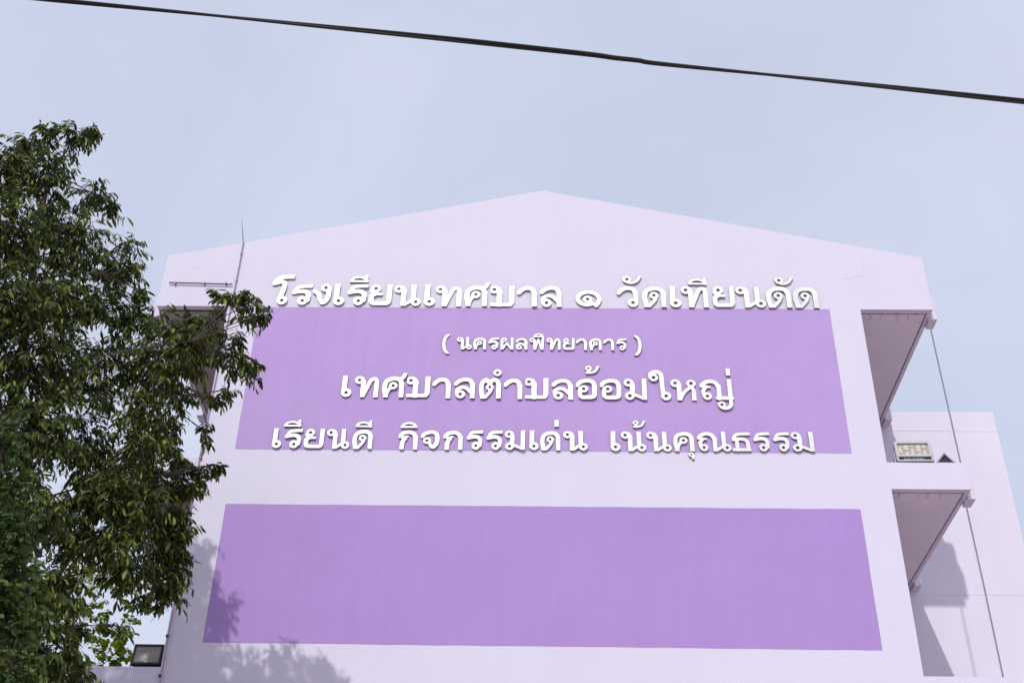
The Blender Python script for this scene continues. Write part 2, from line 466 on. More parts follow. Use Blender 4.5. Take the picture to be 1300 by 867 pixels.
# every glyph: width, strokes ('s' smooth / 'l' straight, points, half width), loops (x, y, outer radius, hole), clip (x0, x1, y0, y1)
G = {
'E':  (.43, [('l', [(.135, 1.2), (.125, .3)], T)], [(.22, .2, .2, .058)], (-1, 9, -1, 1)),
'R':  (.78, [('s', [(.95, .905), (.45, .895), (.22, .84), (.11, .64)], .095), ('s', [(.08, .60), (.35, .66), (.56, .62), (.655, .48), (.64, .22)], .11)], [(.45, .2, .2, .058)], (0, .78, -1, 1)),
'NG': (.72, [('s', [(.5, .88), (.59, .82), (.61, .6), (.59, .34), (.50, .16), (.40, .12)], T), ('s', [(.42, .10), (.30, .28), (.22, .52), (.05, .66)], .10)], [(.48, .81, .185, .058)], (0, 9, 0, 1)),
'Y':  (.89, [('s', [(.15, .80), (.12, .66), (.30, .56), (.46, .54)], .085), ('s', [(.26, .56), (.13, .46), (.115, .30), (.13, .16), (.22, .105)], .11), ('l', [(.2, .105), (.70, .105)], .105), ('s', [(.66, .105), (.75, .14), (.775, .26)], .105), ('l', [(.775, .22), (.775, 1.2)], .112)], [(.26, .80, .19, .058)], (0, 9, 0, 1)),
'N':  (1.08, [('s', [(.2, .885), (.33, .86), (.40, .70), (.40, .60)], T), ('l', [(.40, .72), (.40, -.2)], T), ('l', [(.42, .03), (.78, .30)], .085), ('l', [(.76, 1.2), (.78, .25)], T)], [(.19, .81, .185, .058), (.88, .19, .19, .058)], (0, 9, 0, 1)),
'TH': (1.03, [('s', [(.2, .885), (.30, .86), (.37, .70), (.37, .60)], T), ('l', [(.37, .72), (.37, -.2)], T), ('s', [(.36, .0), (.52, .42), (.66, .78), (.80, .88), (.90, .80), (.915, .60)], .10), ('l', [(.915, .66), (.915, -.2)], .112)], [(.19, .81, .185, .058)], (0, 9, 0, 1)),
'SS': (.90, [('l', [(.18, -.2), (.18, .12)], .112), ('s', [(.18, .10), (.12, .42), (.16, .72), (.34, .86), (.54, .885), (.72, .80), (.79, .60)], .112), ('l', [(.79, .66), (.79, -.2)], .112), ('s', [(.38, .46), (.27, .34), (.20, .12)], .09), ('s', [(.66, .84), (.82, .93), (.93, 1.22)], .10)], [(.45, .55, .17, .054)], (0, 9, 0, 1.14)),
'K':  (.92, [('l', [(.18, -.2), (.18, .12)], .112), ('s', [(.18, .10), (.12, .42), (.16, .72), (.34, .86), (.56, .885), (.74, .80), (.81, .60)], .112), ('l', [(.81, .66), (.81, -.2)], .112), ('s', [(.38, .46), (.27, .34), (.20, .12)], .09)], [(.46, .55, .17, .054)], (0, 9, 0, 1)),
'D':  (.94, [('l', [(.17, -.2), (.17, .08)], .112), ('s', [(.17, .06), (.11, .42), (.16, .72), (.34, .86), (.58, .885), (.75, .80), (.82, .60)], .112), ('l', [(.82, .66), (.82, -.2)], .112), ('s', [(.54, .52), (.50, .36), (.36, .16), (.22, .0)], .085)], [(.46, .56, .165, .052)], (0, 9, 0, 1)),
'T':  (.94, [('l', [(.17, -.2), (.17, .08)], .112), ('s', [(.17, .06), (.11, .42), (.14, .72), (.29, .875), (.46, .74)], .11), ('s', [(.46, .74), (.62, .88), (.77, .82), (.83, .60)], .11), ('l', [(.83, .66), (.83, -.2)], .112), ('s', [(.54, .52), (.50, .36), (.36, .16), (.22, .0)], .085)], [(.46, .54, .155, .05)], (0, 9, 0, 1)),
'B':  (.93, [('s', [(.2, .885), (.31, .86), (.38, .70), (.38, .60)], T), ('l', [(.38, .72), (.38, .08)], T), ('l', [(-.1, .095), (.76, .095)], .095), ('s', [(.68, .10), (.79, .14), (.81, .28)], .10), ('l', [(.815, .24), (.815, 1.2)], .112)], [(.19, .81, .185, .058)], (.06, 9, 0, 1)),
'AA': (.77, [('s', [(.06, .66), (.18, .80), (.38, .885), (.57, .82), (.65, .58)], .11), ('l', [(.655, .64), (.655, -.2)], .112)], [], (0, 9, 0, 1)),
'L':  (.84, [('s', [(.06, .68), (.20, .82), (.42, .89), (.63, .83), (.72, .60)], .105), ('l', [(.725, .66), (.725, -.2)], .112), ('s', [(.12, .24), (.13, .42), (.30, .52), (.50, .46), (.68, .26)], .095)], [(.25, .19, .19, .058)], (0, 9, 0, 1)),
'one': (1.0, [('s', [(.62, .14), (.42, .09), (.18, .20), (.11, .40), (.22, .60), (.48, .70), (.76, .62), (.90, .42), (.88, .24), (.78, .06)], .10), ('s', [(.52, .26), (.64, .20), (.78, .05)], .075)], [(.47, .36, .17, .054)], (0, 9, -.05, 2)),
'W':  (.83, [('s', [(.06, .66), (.18, .80), (.38, .885), (.60, .84), (.70, .60), (.695, .22)], .112)], [(.59, .2, .2, .058)], (0, 9, -1, 1)),
'PH': (.95, [('l', [(.12, .80), (.12, -.2)], .105), ('l', [(.12, -.02), (.45, .55)], .085), ('l', [(.45, .55), (.80, -.02)], .085), ('l', [(.83, 1.2), (.83, -.2)], .105)], [(.26, .82, .18, .058)], (0, 9, 0, 1)),
'P':  (1.08, [('s', [(.2, .885), (.30, .85), (.36, .66), (.40, -.1)], .11), ('l', [(.40, .0), (.63, .86)], .085), ('l', [(.63, .86), (.86, .0)], .085), ('l', [(.97, 1.2), (.91, -.1)], .105)], [(.19, .81, .185, .058)], (0, 9, 0, 1)),
'OO': (.83, [('s', [(.05, .67), (.18, .82), (.42, .89), (.64, .83), (.72, .62), (.72, .36), (.70, .16), (.56, .11)], .108), ('l', [(.58, .105), (.26, .105)], .105), ('s', [(.30, .105), (.17, .16), (.15, .34), (.17, .52)], .10)], [(.30, .50, .17, .054)], (0, 9, 0, 1)),
'M':  (.92, [('s', [(.2, .885), (.29, .84), (.34, .66), (.34, .42), (.30, .22)], T), ('l', [(.30, .30), (.82, .04)], .085), ('l', [(.81, 1.2), (.81, -.2)], .112)], [(.19, .81, .185, .058), (.23, .19, .19, .062)], (0, 9, 0, 1)),
'AI': (.87, [('s', [(.12, 1.06), (.13, 1.24), (.32, 1.335), (.50, 1.24), (.54, 1.02), (.55, .60), (.58, .28)], .108)], [(.23, 1.06, .18, .058), (.68, .2, .2, .058)], (0, 9, -1, 2)),
'H':  (1.0, [('s', [(.2, .885), (.29, .84), (.33, .66)], T), ('l', [(.335, .74), (.335, -.2)], .112), ('s', [(.34, .02), (.52, .38), (.80, .66)], .09), ('s', [(.76, .70), (.87, .52), (.89, .3)], .095), ('l', [(.89, .36), (.89, -.2)], .108)], [(.19, .81, .185, .058), (.80, .80, .185, .062)], (0, 9, 0, 1)),
'YO': (1.31, [('s', [(.05, .67), (.20, .82), (.42, .89), (.64, .82), (.75, .60)], .108), ('l', [(.76, .66), (.76, .08)], .11), ('l', [(.68, .10), (1.26, .10)], .10), ('l', [(1.20, 1.2), (1.20, .08)], .11), ('s', [(.06, .66), (.22, .64), (.38, .62)], .075), ('s', [(.24, .62), (.13, .44), (.16, .20)], .10),
              ('s', [(.74, -.16), (.82, -.33), (1.0, -.37), (1.18, -.26), (1.21, .0)], .095)], [(.28, .19, .18, .054), (.83, -.21, .155, .05)], (0, 9, -2, 1)),
'NN': (1.48, [('s', [(.05, .67), (.20, .82), (.42, .89), (.64, .82), (.75, .60)], .108), ('l', [(.76, .66), (.76, -.2)], .11), ('s', [(.06, .66), (.22, .64), (.38, .62)], .075), ('s', [(.24, .62), (.13, .44), (.16, .20)], .10), ('l', [(.78, .03), (1.16, .30)], .085), ('l', [(1.13, 1.2), (1.15, .25)], .112)], [(.28, .19, .18, .054), (1.27, .19, .19, .058)], (0, 9, 0, 1)),
'G':  (.85, [('l', [(.16, -.2), (.17, .30)], .112), ('s', [(.17, .24), (.20, .44), (.28, .56)], .11), ('s', [(.05, .66), (.18, .82), (.42, .885), (.64, .80), (.73, .58)], .108), ('l', [(.735, .64), (.735, -.2)], .112), ('s', [(.02, .66), (.16, .62), (.38, .66)], .07)], [], (0, 9, 0, 1)),
'J':  (.80, [('s', [(.05, .67), (.18, .82), (.42, .89), (.62, .82), (.69, .58), (.66, .30), (.54, .12)], .108), ('s', [(.58, .12), (.46, .13), (.38, .30), (.30, .46)], .085)], [(.26, .45, .17, .054)], (0, 9, 0, 1)),
'TT': (.80, [('s', [(.95, .905), (.45, .895), (.22, .84), (.11, .66)], .095), ('s', [(.07, .60), (.36, .64), (.58, .60), (.68, .44), (.69, .10)], .10), ('l', [(.0, .095), (.74, .095)], .095), ('l', [(.24, .50), (.25, .08)], .10)], [], (.04, .80, 0, 1)),
'O':  (.86, [('s', [(1.1, 1.345), (.50, 1.335), (.26, 1.26), (.10, 1.03)], .115), ('s', [(.10, 1.02), (.36, 1.10), (.50, 1.00), (.49, .72), (.40, .36), (.38, .22)], .112)], [(.49, .2, .2, .058)], (0, .86, -1, 1.46)),
'ii': (.73, [('l', [(-.2, .07), (.9, .07)], .07), ('s', [(.06, .08), (.14, .23), (.33, .295), (.52, .26), (.68, .12)], .075), ('l', [(.655, .05), (.655, .8)], .075)], [], (0, .73, 0, .42)),
'i':  (.73, [('l', [(-.2, .07), (.9, .07)], .07), ('s', [(.06, .08), (.16, .23), (.36, .285), (.56, .23), (.67, .08)], .075)], [], (0, .73, 0, .42)),
'an': (.73, [('s', [(.12, .14), (.26, .065), (.42, .08), (.56, .18), (.68, .40)], .07)], [(.17, .23, .165, .052)], (0, 9, 0, .38)),
'tho': (.56, [('s', [(.20, .24), (.16, .14), (.10, .075)], .07), ('s', [(.08, .065), (.26, .075), (.40, .16), (.50, .40)], .07)], [(.14, .27, .12, .035)], (0, 9, 0, .39)),
'ek': (.17, [('l', [(.085, -.2), (.085, .8)], .085)], [], (0, 9, 0, .34)),
'u':  (.24, [('s', [(.10, .28), (.17, .20), (.17, -.1)], .07)], [(.11, .22, .11, .032)], (0, 9, 0, .33)),
'ring': (.32, [], [(.16, .16, .16, .05)], (0, 9, -1, 2)),
'lp': (.50, [('s', [(.44, 1.62), (.20, 1.30), (.12, .80), (.20, .30), (.42, -.02)], .11)], [], (0, 9, 0, 1.60)),
'rp': (.50, [('s', [(.06, 1.62), (.30, 1.30), (.38, .80), (.30, .30), (.08, -.02)], .11)], [], (0, 9, 0, 1.60)),
}

def glyph_loops(key):
    w, strokes, discs, clip = G[key]
    h = 0.0165
    x0, x1, y0, y1 = -.15, w + .25, -.55, 1.7
    nx, ny = int((x1-x0)/h), int((y1-y0)/h)
    X, Y = np.meshgrid(x0 + (np.arange(nx) + .37) * h, y0 + (np.arange(ny) + .41) * h)
    d = np.full(X.shape, 9.0)
    for kind, pts, hw in strokes:
        P = crom(pts) if kind == 's' else [np.array(p, float) for p in pts]
        for a, b in zip(P[:-1], P[1:]):
            ab = b - a
            t = np.clip(((X-a[0])*ab[0] + (Y-a[1])*ab[1]) / (ab @ ab + 1e-12), 0, 1)
            d = np.minimum(d, np.hypot(X-a[0]-ab[0]*t, Y-a[1]-ab[1]*t) - hw + .020)
    for cx, cy, r, hr in discs:
        d = np.minimum(d, np.hypot(X-cx, Y-cy) - r)
    for cx, cy, r, hr in discs:
        d = np.maximum(d, hr * 1.25 - np.hypot(X-cx, Y-cy))
    cx0, cx1, cy0, cy1 = clip
    d = np.maximum.reduce([d, cx0 - X, X - cx1, cy0 - Y, Y - cy1])
    # marching squares
    seg = {}
    def pt(i, j, e):
        if e == 0: a, b = (i, j), (i, j+1)
        elif e == 1: a, b = (i, j+1), (i+1, j+1)
        elif e == 2: a, b = (i+1, j), (i+1, j+1)
        else: a, b = (i, j), (i+1, j)
        return (a, b)
    table = {1: [(3, 0)], 2: [(0, 1)], 3: [(3, 1)], 4: [(1, 2)], 5: [(3, 2), (1, 0)], 6: [(0, 2)], 7: [(3, 2)], 8: [(2, 3)], 9: [(2, 0)], 10: [(0, 3), (2, 1)], 11: [(2, 1)], 12: [(1, 3)], 13: [(1, 0)], 14: [(0, 3)]}
    ins = d < 0
    code = (ins[:-1, :-1]*1 + ins[:-1, 1:]*2 + ins[1:, 1:]*4 + ins[1:, :-1]*8)
    for i, j in zip(*np.nonzero((code > 0) & (code < 15))):
        for e0, e1 in table[int(code[i, j])]:
            seg[pt(i, j, e0)] = pt(i, j, e1)
    def pos(e):
        (i, j), (k, l) = e
        a, b = d[i, j], d[k, l]
        t = a / (a - b)
        return (X[i, j] + (X[k, l]-X[i, j])*t, Y[i, j] + (Y[k, l]-Y[i, j])*t)
    loops = []
    while seg:
        s = next(iter(seg)); cur = s; lp = []
        while cur in seg:
            lp.append(pos(cur)); cur = seg.pop(cur)
        if len(lp) > 5:
            loops.append(lp)
    def simp(lp, tol=.0028):
        P = np.array(lp)
        # split at the farthest point and run Douglas-Peucker on both halves
        k = int(np.argmax(np.hypot(*(P - P[0]).T)))
        def dp(Q):
            if len(Q) < 3: return [tuple(Q[0])]
            a, b = Q[0], Q[-1]; ab = b - a; L = np.hypot(*ab) + 1e-12
            dd = np.abs((Q[:, 0]-a[0])*ab[1] - (Q[:, 1]-a[1])*ab[0]) / L
            m = int(np.argmax(dd))
            if dd[m] < tol: return [tuple(a)]
            return dp(Q[:m+1]) + dp(Q[m:])
        return dp(P[:k+1]) + dp(np.vstack([P[k:], P[:1]]))
    loops = [simp(l) for l in loops]
    loops = [l for l in loops if len(l) > 3]
    area = lambda l: sum(l[i][0]*l[(i+1) % len(l)][1] - l[(i+1) % len(l)][0]*l[i][1] for i in range(len(l))) / 2
    loops = [l for l in loops if abs(area(l)) > 4e-4]
    return loops, area

def inside(p, lp):
    c = False
    for i in range(len(lp)):
        a, b = lp[i], lp[i-1]
        if (a[1] > p[1]) != (b[1] > p[1]) and p[0] < (b[0]-a[0])*(p[1]-a[1])/(b[1]-a[1]) + a[0]:
            c = not c
    return c

GL = {}
def glyph_mesh(key):
    """letter in its own unit box: x 0..1 over its width, cap height 1, depth 1"""
    if key in GL: return GL[key]
    loops, area = glyph_loops(key)
    outer = [l for l in loops if not any(inside(l[0], m) for m in loops if m is not l)]
    V, F, MI = [], [], []
    for o in outer:
        grp = [o] + [l for l in loops if l is not o and inside(l[0], o)]
        v, f, s0 = extrude_xz(grp, -1.0, 0.0)
        k = len(V)
        V += v; F += [tuple(i + k for i in t) for t in f]; MI += [0]*s0 + [1]*(len(f)-s0)
    me = bpy.data.meshes.new('letter')
    me.from_pydata(V, [], F)
    me.update()
    bm = bmesh.new(); bm.from_mesh(me)
    bmesh.ops.recalc_face_normals(bm, faces=bm.faces[:])
    bm.to_mesh(me); bm.free()
    me.materials.append(M['steel']); me.materials.append(M['steel_side_shade'])
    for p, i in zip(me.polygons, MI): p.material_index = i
    xs = [v[0] for v in V]
    GL[key] = (me, min(xs), max(xs), max(v[2] for v in V))
    return GL[key]

def letter(row, key, x0, x1, z0, h, depth):
    """x0..x1 span on the wall, z0 baseline, h metres per unit of height"""
    me, a, b, top = glyph_mesh(key)
    o = bpy.data.objects.new('letter', me)
    COL.objects.link(o)
    o.parent = row
    sx = (x1 - x0) / (b - a)
    dy = 0.0045 + rng.uniform(0, .002)
    o.scale = (sx, depth, h)
    o.location = (x0 - a * sx, -dy, z0)
    # each sheet-metal letter sits a hair out of true, so each mirrors a slightly different bit of sky
    o.rotation_euler = (rng.normal(0, .011), 0, rng.normal(0, .013))
    return o

ROWS = [
 ('large silver lettering, top row above the upper purple panel', .475, .033, [
  ('O',-5.048,-4.644,14.764),('R',-4.659,-4.292,14.76),('NG',-4.276,-3.936,14.762),('E',-3.886,-3.684,14.758),('R',-3.635,-3.269,14.757),('ii',-3.618,-3.281,15.275,.17),('Y',-3.240,-2.826,14.753),('N',-2.793,-2.290,14.747),
  ('E',-2.235,-2.033,14.749),('TH',-2.033,-1.554,14.742),('SS',-1.499,-1.040,14.748),('B',-1.029,-0.595,14.738),('AA',-0.544,-0.187,14.736),('L',-0.132,0.259,14.734),
  ('one',0.515,0.982,14.740),('W',1.262,1.645,14.742),('an',1.372,1.719,15.250,.185),('D',1.717,2.144,14.735),('E',2.207,2.417,14.737),('TH',2.417,2.902,14.736),('ii',2.559,2.898,15.240,.175),('Y',2.979,3.376,14.738),('N',3.400,3.934,14.737),('D',3.941,4.390,14.735),('an',4.129,4.469,15.238,.18),('D',4.422,4.872,14.735)]),
 ('small silver lettering in round brackets, second row', .255, .032, [
  ('lp',-1.848,-1.712,13.714,.42),('N',-1.591,-1.326,13.806),('K',-1.298,-1.075,13.805),('R',-1.032,-0.854,13.806),('PH',-0.815,-0.592,13.804),('L',-0.554,-0.346,13.804),('P',-0.307,-0.050,13.803),('i',-0.240,-0.055,14.066,.085),('TH',-0.007,0.239,13.803),
  ('Y',0.282,0.485,13.801),('AA',0.512,0.703,13.800),('K',0.745,0.961,13.799),('AA',0.993,1.179,13.799),('R',1.222,1.399,13.800),('rp',1.530,1.662,13.695,.42)]),
 ('silver lettering centred on the upper purple panel, third row', .430, .033, [
  ('E',-3.547,-3.370,12.808),('TH',-3.325,-2.906,12.803),('SS',-2.840,-2.420,12.801),('B',-2.415,-2.015,12.800),('AA',-1.973,-1.658,12.792),('L',-1.595,-1.238,12.790),('T',-1.165,-0.788,12.786),('ring',-0.928,-0.785,13.246,.14),('AA',-0.739,-0.422,12.782),
  ('B',-0.369,0.028,12.785),('L',0.084,0.451,12.780),('OO',0.502,0.862,12.779),('tho',0.665,0.916,13.299,.17),('OO',0.914,1.279,12.777),('M',1.324,1.715,12.777),('AI',1.751,2.130,12.776),('H',2.124,2.562,12.775),('YO',2.625,3.195,12.782),('ek',3.093,3.166,13.281,.15)]),
 ('silver lettering along the bottom edge of the upper purple panel, fourth row', .378, .033, [
  ('E',-4.611,-4.457,11.792),('R',-4.409,-4.117,11.789),('ii',-4.452,-4.158,12.204,.135),('Y',-4.076,-3.744,11.790),('N',-3.700,-3.307,11.787),('D',-3.259,-2.923,11.784),('ii',-3.234,-2.952,12.202,.135),
  ('G',-2.487,-2.160,11.782),('i',-2.465,-2.181,12.190,.12),('J',-2.109,-1.796,11.785),('G',-1.730,-1.404,11.780),('R',-1.337,-1.068,11.785),('R',-1.007,-0.738,11.784),('M',-0.701,-0.359,11.783),('E',-0.288,-0.132,11.786),('D',-0.105,0.230,11.783),('ek',0.132,0.204,12.238,.13),('N',0.279,0.687,11.781),
  ('E',1.069,1.231,11.780),('N',1.242,1.662,11.779),('tho',1.448,1.666,12.225,.145),('N',1.667,2.087,11.780),('K',2.111,2.461,11.783),('u',2.353,2.448,11.638,.125),('NN',2.511,3.076,11.786),('TT',3.090,3.398,11.786),('R',3.445,3.721,11.790),('R',3.775,4.049,11.792),('M',4.073,4.445,11.793)]),
]
for lab, cap, dep, L in ROWS:
    zc = L[0][3]
    row = thing('wall_lettering', lab, 'lettering', (0, 0, 0), 'rows of metal letters on the gable wall')
    for it in L:
        key, x0, x1, z0 = it[:4]
        if len(it) == 5:
            top = glyph_mesh(key)[3]
            h = it[4] / top
        else:
            h = cap
        letter(row, key, x0, x1, z0 - .022, h, dep)

# ------------------------------------------------------------------ fixings on the wall
lr = thing('lightning_rod', 'thin lightning rod on the left gable slope with its conductor running down the wall', 'lightning rod', (-5.72, 0, 0))
MB().tube([(0, -.03, 16.18), (-.045, -.04, 16.42), (-.11, -.04, 16.74)], [.012, .010, .004], 6).build('rod_tip', M['wire'], lr)
pts = [(0.0, -.035, 16.22), (0.004, -.03, 15.8), (0.0, -.03, 15.3), (-.02, -.03, 14.2), (-.045, -.03, 13.0), (-.06, -.03, 12.2), (-.07, -.03, 11.6), (-.06, -.03, 10.5), (-.04, -.03, 9.4), (-.035, -.03, 8.0), (-.03, -.03, .3)]
MB().tube(pts, .010, 6).build('conductor_cable', M['conduit'], lr)
for i in range(14):
    z = 15.9 - i * .62
    MB().box((-.080 if z < 14 else -.018, -.043, z), (-.035 if z < 14 else .014, .0, z + .035)).build('cable_clip', M['bar'] if z < 11 else M['conduit'], lr)

wb = thing('wall_bar', 'thin dark horizontal bar fixed to the upper left of the gable', 'bar', (-6.4, 0, 15.25))
MB().tube([(-.555, -.035, -.015), (.62, -.035, -.05)], .012, 8).build('bar', M['bar'], wb)
for x in (-.44, .1, .5):
    MB().box((x - .012, -.056, -.05), (x + .012, .0, -.008)).build('bar_clip', M['conduit'], wb)

for z1, z0, x1, x0, lab in ((14.62, 11.58, 6.815, 6.84, 'thin grey vertical wire across the upper right opening'), (11.02, 7.985, 6.79, 6.80, 'thin grey vertical wire across the lower right opening')):
    w = thing('guy_wire', lab, 'wire', (x1, .10, z0), 'wires at the right corridor edge')
    MB().tube([(0, 0, z1 - z0), (.012, -.01, (z1-z0)*.5), (x0 - x1, -.02, 0)], .0125, 6).build('wire', M['wire'], w)

# ------------------------------------------------------------------ floodlights
def frame_box(w, h, t, d0, d1):
    return [[(0, 0), (w, 0), (w, h), (0, h)], [(t, t), (t, h - t), (w - t, h - t), (w - t, t)]]
def place(root, loc, rx, rz=0):
    root.location = loc; root.rotation_euler = (rx, 0, rz)

fl = thing('floodlight', 'black framed floodlight with grey glass standing on the lower left ledge', 'floodlight')
w, h = .455, .335
MB().box((.006, .0, .006), (w - .006, .075, h - .006)).build('housing', M['dark_metal'], fl, bevel=.008)
solid_xz('frame', frame_box(w, h, .034, 0, 0), -.022, .02, M['dark_metal'], fl)
MB().box((.034, -.006, .034), (w - .034, -.001, h - .034)).build('glass', M['lamp_glass'], fl)
MB().box((.034, -.012, h - .095), (w - .034, -.007, h - .088)).build('glass_bar', M['grey_metal'], fl)
MB().box((w*.45, -.016, .036), (w*.55, -.007, .060)).build('led_chip', M['led'], fl)
for x in (.02, .13, .24, .35, .43):
    MB().box((x, .076, .03), (x + .012, .12, h - .03)).build('cooling_fin', M['dark_metal'], fl)
MB().box((-.014, .02, -.045), (w + .014, .055, -.033)).box((-.014, .02, -.033), (-.002, .055, h*.55)).box((w + .002, .02, -.033), (w + .014, .055, h*.55)).build('bracket', M['dark_metal'], fl)
MB().tube([(w*.5, .10, .02), (w*.5 + .03, .16, -.02), (w + .04, .17, -.035), (w + .16, .10, -.04)], .007, 6).build('power_cable', M['dark_metal'], fl)
place(fl, (-6.29, .06, 8.05), math.radians(-8))

f2 = thing('floodlight', 'silver framed floodlight with pale lamp blocks on the right ledge above the lower opening', 'floodlight')
w, h = .60, .40
MB().box((.01, .012, .01), (w - .01, .09, h - .01)).build('housing', M['grey_metal'], f2, bevel=.01)
def rrect(x0, z0, x1, z1, r, n=4):
    P = []
    for cx, cz, a in ((x1-r, z0+r, -90), (x1-r, z1-r, 0), (x0+r, z1-r, 90), (x0+r, z0+r, 180)):
        for i in range(n + 1):
            t = math.radians(a + 90*i/n); P.append((cx + r*math.cos(t), cz + r*math.sin(t)))
    return P
solid_xz('frame', [rrect(0, 0, w, h, .03), rrect(.012, .012, w - .012, h - .012, .022)[::-1]], -.03, .012, M['grey_metal'], f2)
solid_xz('bezel', [rrect(.014, .098, w - .014, h - .014, .022), rrect(.045, .128, w - .045, h - .040, .012)[::-1]], -.034, .0, M['white_metal'], f2)
solid_xz('lower_bezel', [rrect(.014, .010, w - .014, .094, .02), rrect(.034, .026, w - .034, .090, .010)[::-1]], -.034, .0, M['white_metal'], f2)
MB().box((.045, -.006, .128), (w - .045, .011, h - .040)).build('reflector', M['reflector'], f2)
MB().box((.034, -.004, .026), (w - .034, .011, .090)).build('driver_plate', M['dark_metal'], f2)
random.seed(3)
for c in range(5):
    x = .062 + c * .099
    for r_ in range(6):
        z = .140 + r_ * .032
        MB().box((x, -.022, z), (x + (.062 if c % 2 else .045), -.007, z + .024)).build('lamp_block', M['led'] if (r_ * 2 + c) % 5 else M['reflector'], f2)
for i in range(16):
    x = .12 + i * .0215
    MB().box((x, -.012, .044), (x + .010, -.005, .044 + random.uniform(.014, .032))).build('print_dash', M['white_metal'], f2)  # raised dashes stand in for the small print on the plate
MB().box((-.022, .02, -.03), (-.008, .055, h*.55)).box((w + .008, .02, -.03), (w + .022, .055, h*.55)).build('bracket', M['grey_metal'], f2)
MB().tube([(-.01, .03, .12), (-.05, .02, .05), (-.045, .03, -.012), (-.14, .10, -.012)], .007, 6).build('power_cable', M['wire'], f2)
place(f2, (5.785, .035, 11.625), math.radians(-6), math.radians(-1.5))

f3 = thing('floodlight', 'black floodlight turned up on its corner, showing as a triangle beside the silver floodlight', 'floodlight')
w = .225
def tri(s, o=0): return [(-s, o), (s, o), (0, s*1.18 + o)]
solid_xz('frame', [tri(.165), [(-.118, .016), (0, .160), (.118, .016)]], -.03, .02, M['wire'], f3)
solid_xz('glass', [[(-.120, .014), (.120, .014), (0, .163)]], -.004, .018, M['dark_metal'], f3)
solid_xz('housing', [tri(.15, .004)], .021, .14, M['dark_metal'], f3)
for i in range(5):
    MB().box((.045 + i*.018, -.034, .105 - i*.021), (.055 + i*.018, -.0305, .114 - i*.021)).build('frame_screw', M['white_metal'], f3)
place(f3, (6.575, .04, 11.602), 0)

# ------------------------------------------------------------------ overhead cable
CABLE = [(-60, -10, 17.2), (-30, -10, 13.9), (-14, -10, 12.25), (-7.488, -10.0, 11.54), (-4.91, -10.0, 11.156), (-3.568, -10.0, 10.963), (-2.238, -10.0, 10.766), (-1.017, -10.0, 10.585), (0.029, -10.0, 10.419), (0.434, -10.0, 10.352), (0.62, -10.0, 10.312), (0.84, -10.0, 10.277), (1.04, -10.0, 10.232), (2.196, -10.0, 10.062), (3.245, -10.0, 9.902), (4.271, -10.0, 9.741), (6.261, -10.0, 9.438), (14, -10, 8.7), (40, -10, 7.0)]
cb = thing('overhead_cable', 'thick black twisted overhead cable crossing the sky above the school', 'cable', (0, 0, 0))
path = crom(CABLE, 16)
def strand(ph):
    pts = []; rad = []
    for p in path:
        x = p[0]
        a = math.pi * (x - .62) / 5.2                    # lazy twist: flat side on at 0.62
        off = Vector((0, math.cos(a), math.sin(a))) * (.0135 * ph)
        pts.append(Vector(p) + off); rad.append(.0138)
    return MB().tube(pts, rad, 8)
for ph in (1, -1):
    strand(ph).build('cable_strand', M['cable'], cb, smooth=True)

# ------------------------------------------------------------------ trees
LEAF = np.array([(0, 0, 0), (.12, .36, .03), (.12, .72, -.02), (0, 1, -.14), (-.12, .72, -.02), (-.12, .36, .03), (0, .38, -.015), (0, .72, -.062)])
LEAF_F = [(0, 6, 5), (0, 1, 6), (6, 7, 4, 5), (6, 1, 2, 7), (7, 3, 4), (7, 2, 3)]

def leaf_mesh(name, base, dirs, norm, length, width, material, shape=LEAF):
    """many leaves in one mesh"""
    n = len(base)
    d = dirs / np.linalg.norm(dirs, axis=1, keepdims=True)
    s = np.cross(d, norm); s /= np.linalg.norm(s, axis=1, keepdims=True) + 1e-9
    u = np.cross(s, d)
    V = (base[:, None, :] + shape[None, :, 1:2] * length[:, None, None] * d[:, None, :]
         + shape[None, :, 0:1] / .12 * width[:, None, None] * .5 * s[:, None, :] + shape[None, :, 2:3] * length[:, None, None] * u[:, None, :])
    V = V.reshape(-1, 3)
    me = bpy.data.meshes.new(name)
    nl = len(shape)
    lv = np.concatenate([np.array(f) for f in LEAF_F])
    sizes = np.array([len(f) for f in LEAF_F])
    loops = (np.arange(n)[:, None] * nl + lv[None, :]).ravel()
    tot = np.tile(sizes, n)
    st = np.concatenate([[0], np.cumsum(tot)[:-1]])
    me.vertices.add(len(V)); me.vertices.foreach_set('co', V.ravel().astype(np.float32))
    me.loops.add(len(loops)); me.loops.foreach_set('vertex_index', loops.astype(np.int32))
    me.polygons.add(len(tot)); me.polygons.foreach_set('loop_start', st.astype(np.int32))
    me.polygons.foreach_set('use_smooth', np.ones(len(tot), bool))
    me.update(calc_edges=True)
    me.materials.append(material)
    return me

def bez(a, b, sag, n=6):
    a, b = Vector(a), Vector(b)
    m = (a + b) / 2 + Vector((random.uniform(-1, 1), random.uniform(-1, 1), 0)) * (b-a).length * .06 + Vector((0, 0, sag))
    return [(a*(1-t)**2 + m*2*t*(1-t) + b*t*t) for t in [i/n for i in range(n+1)]]

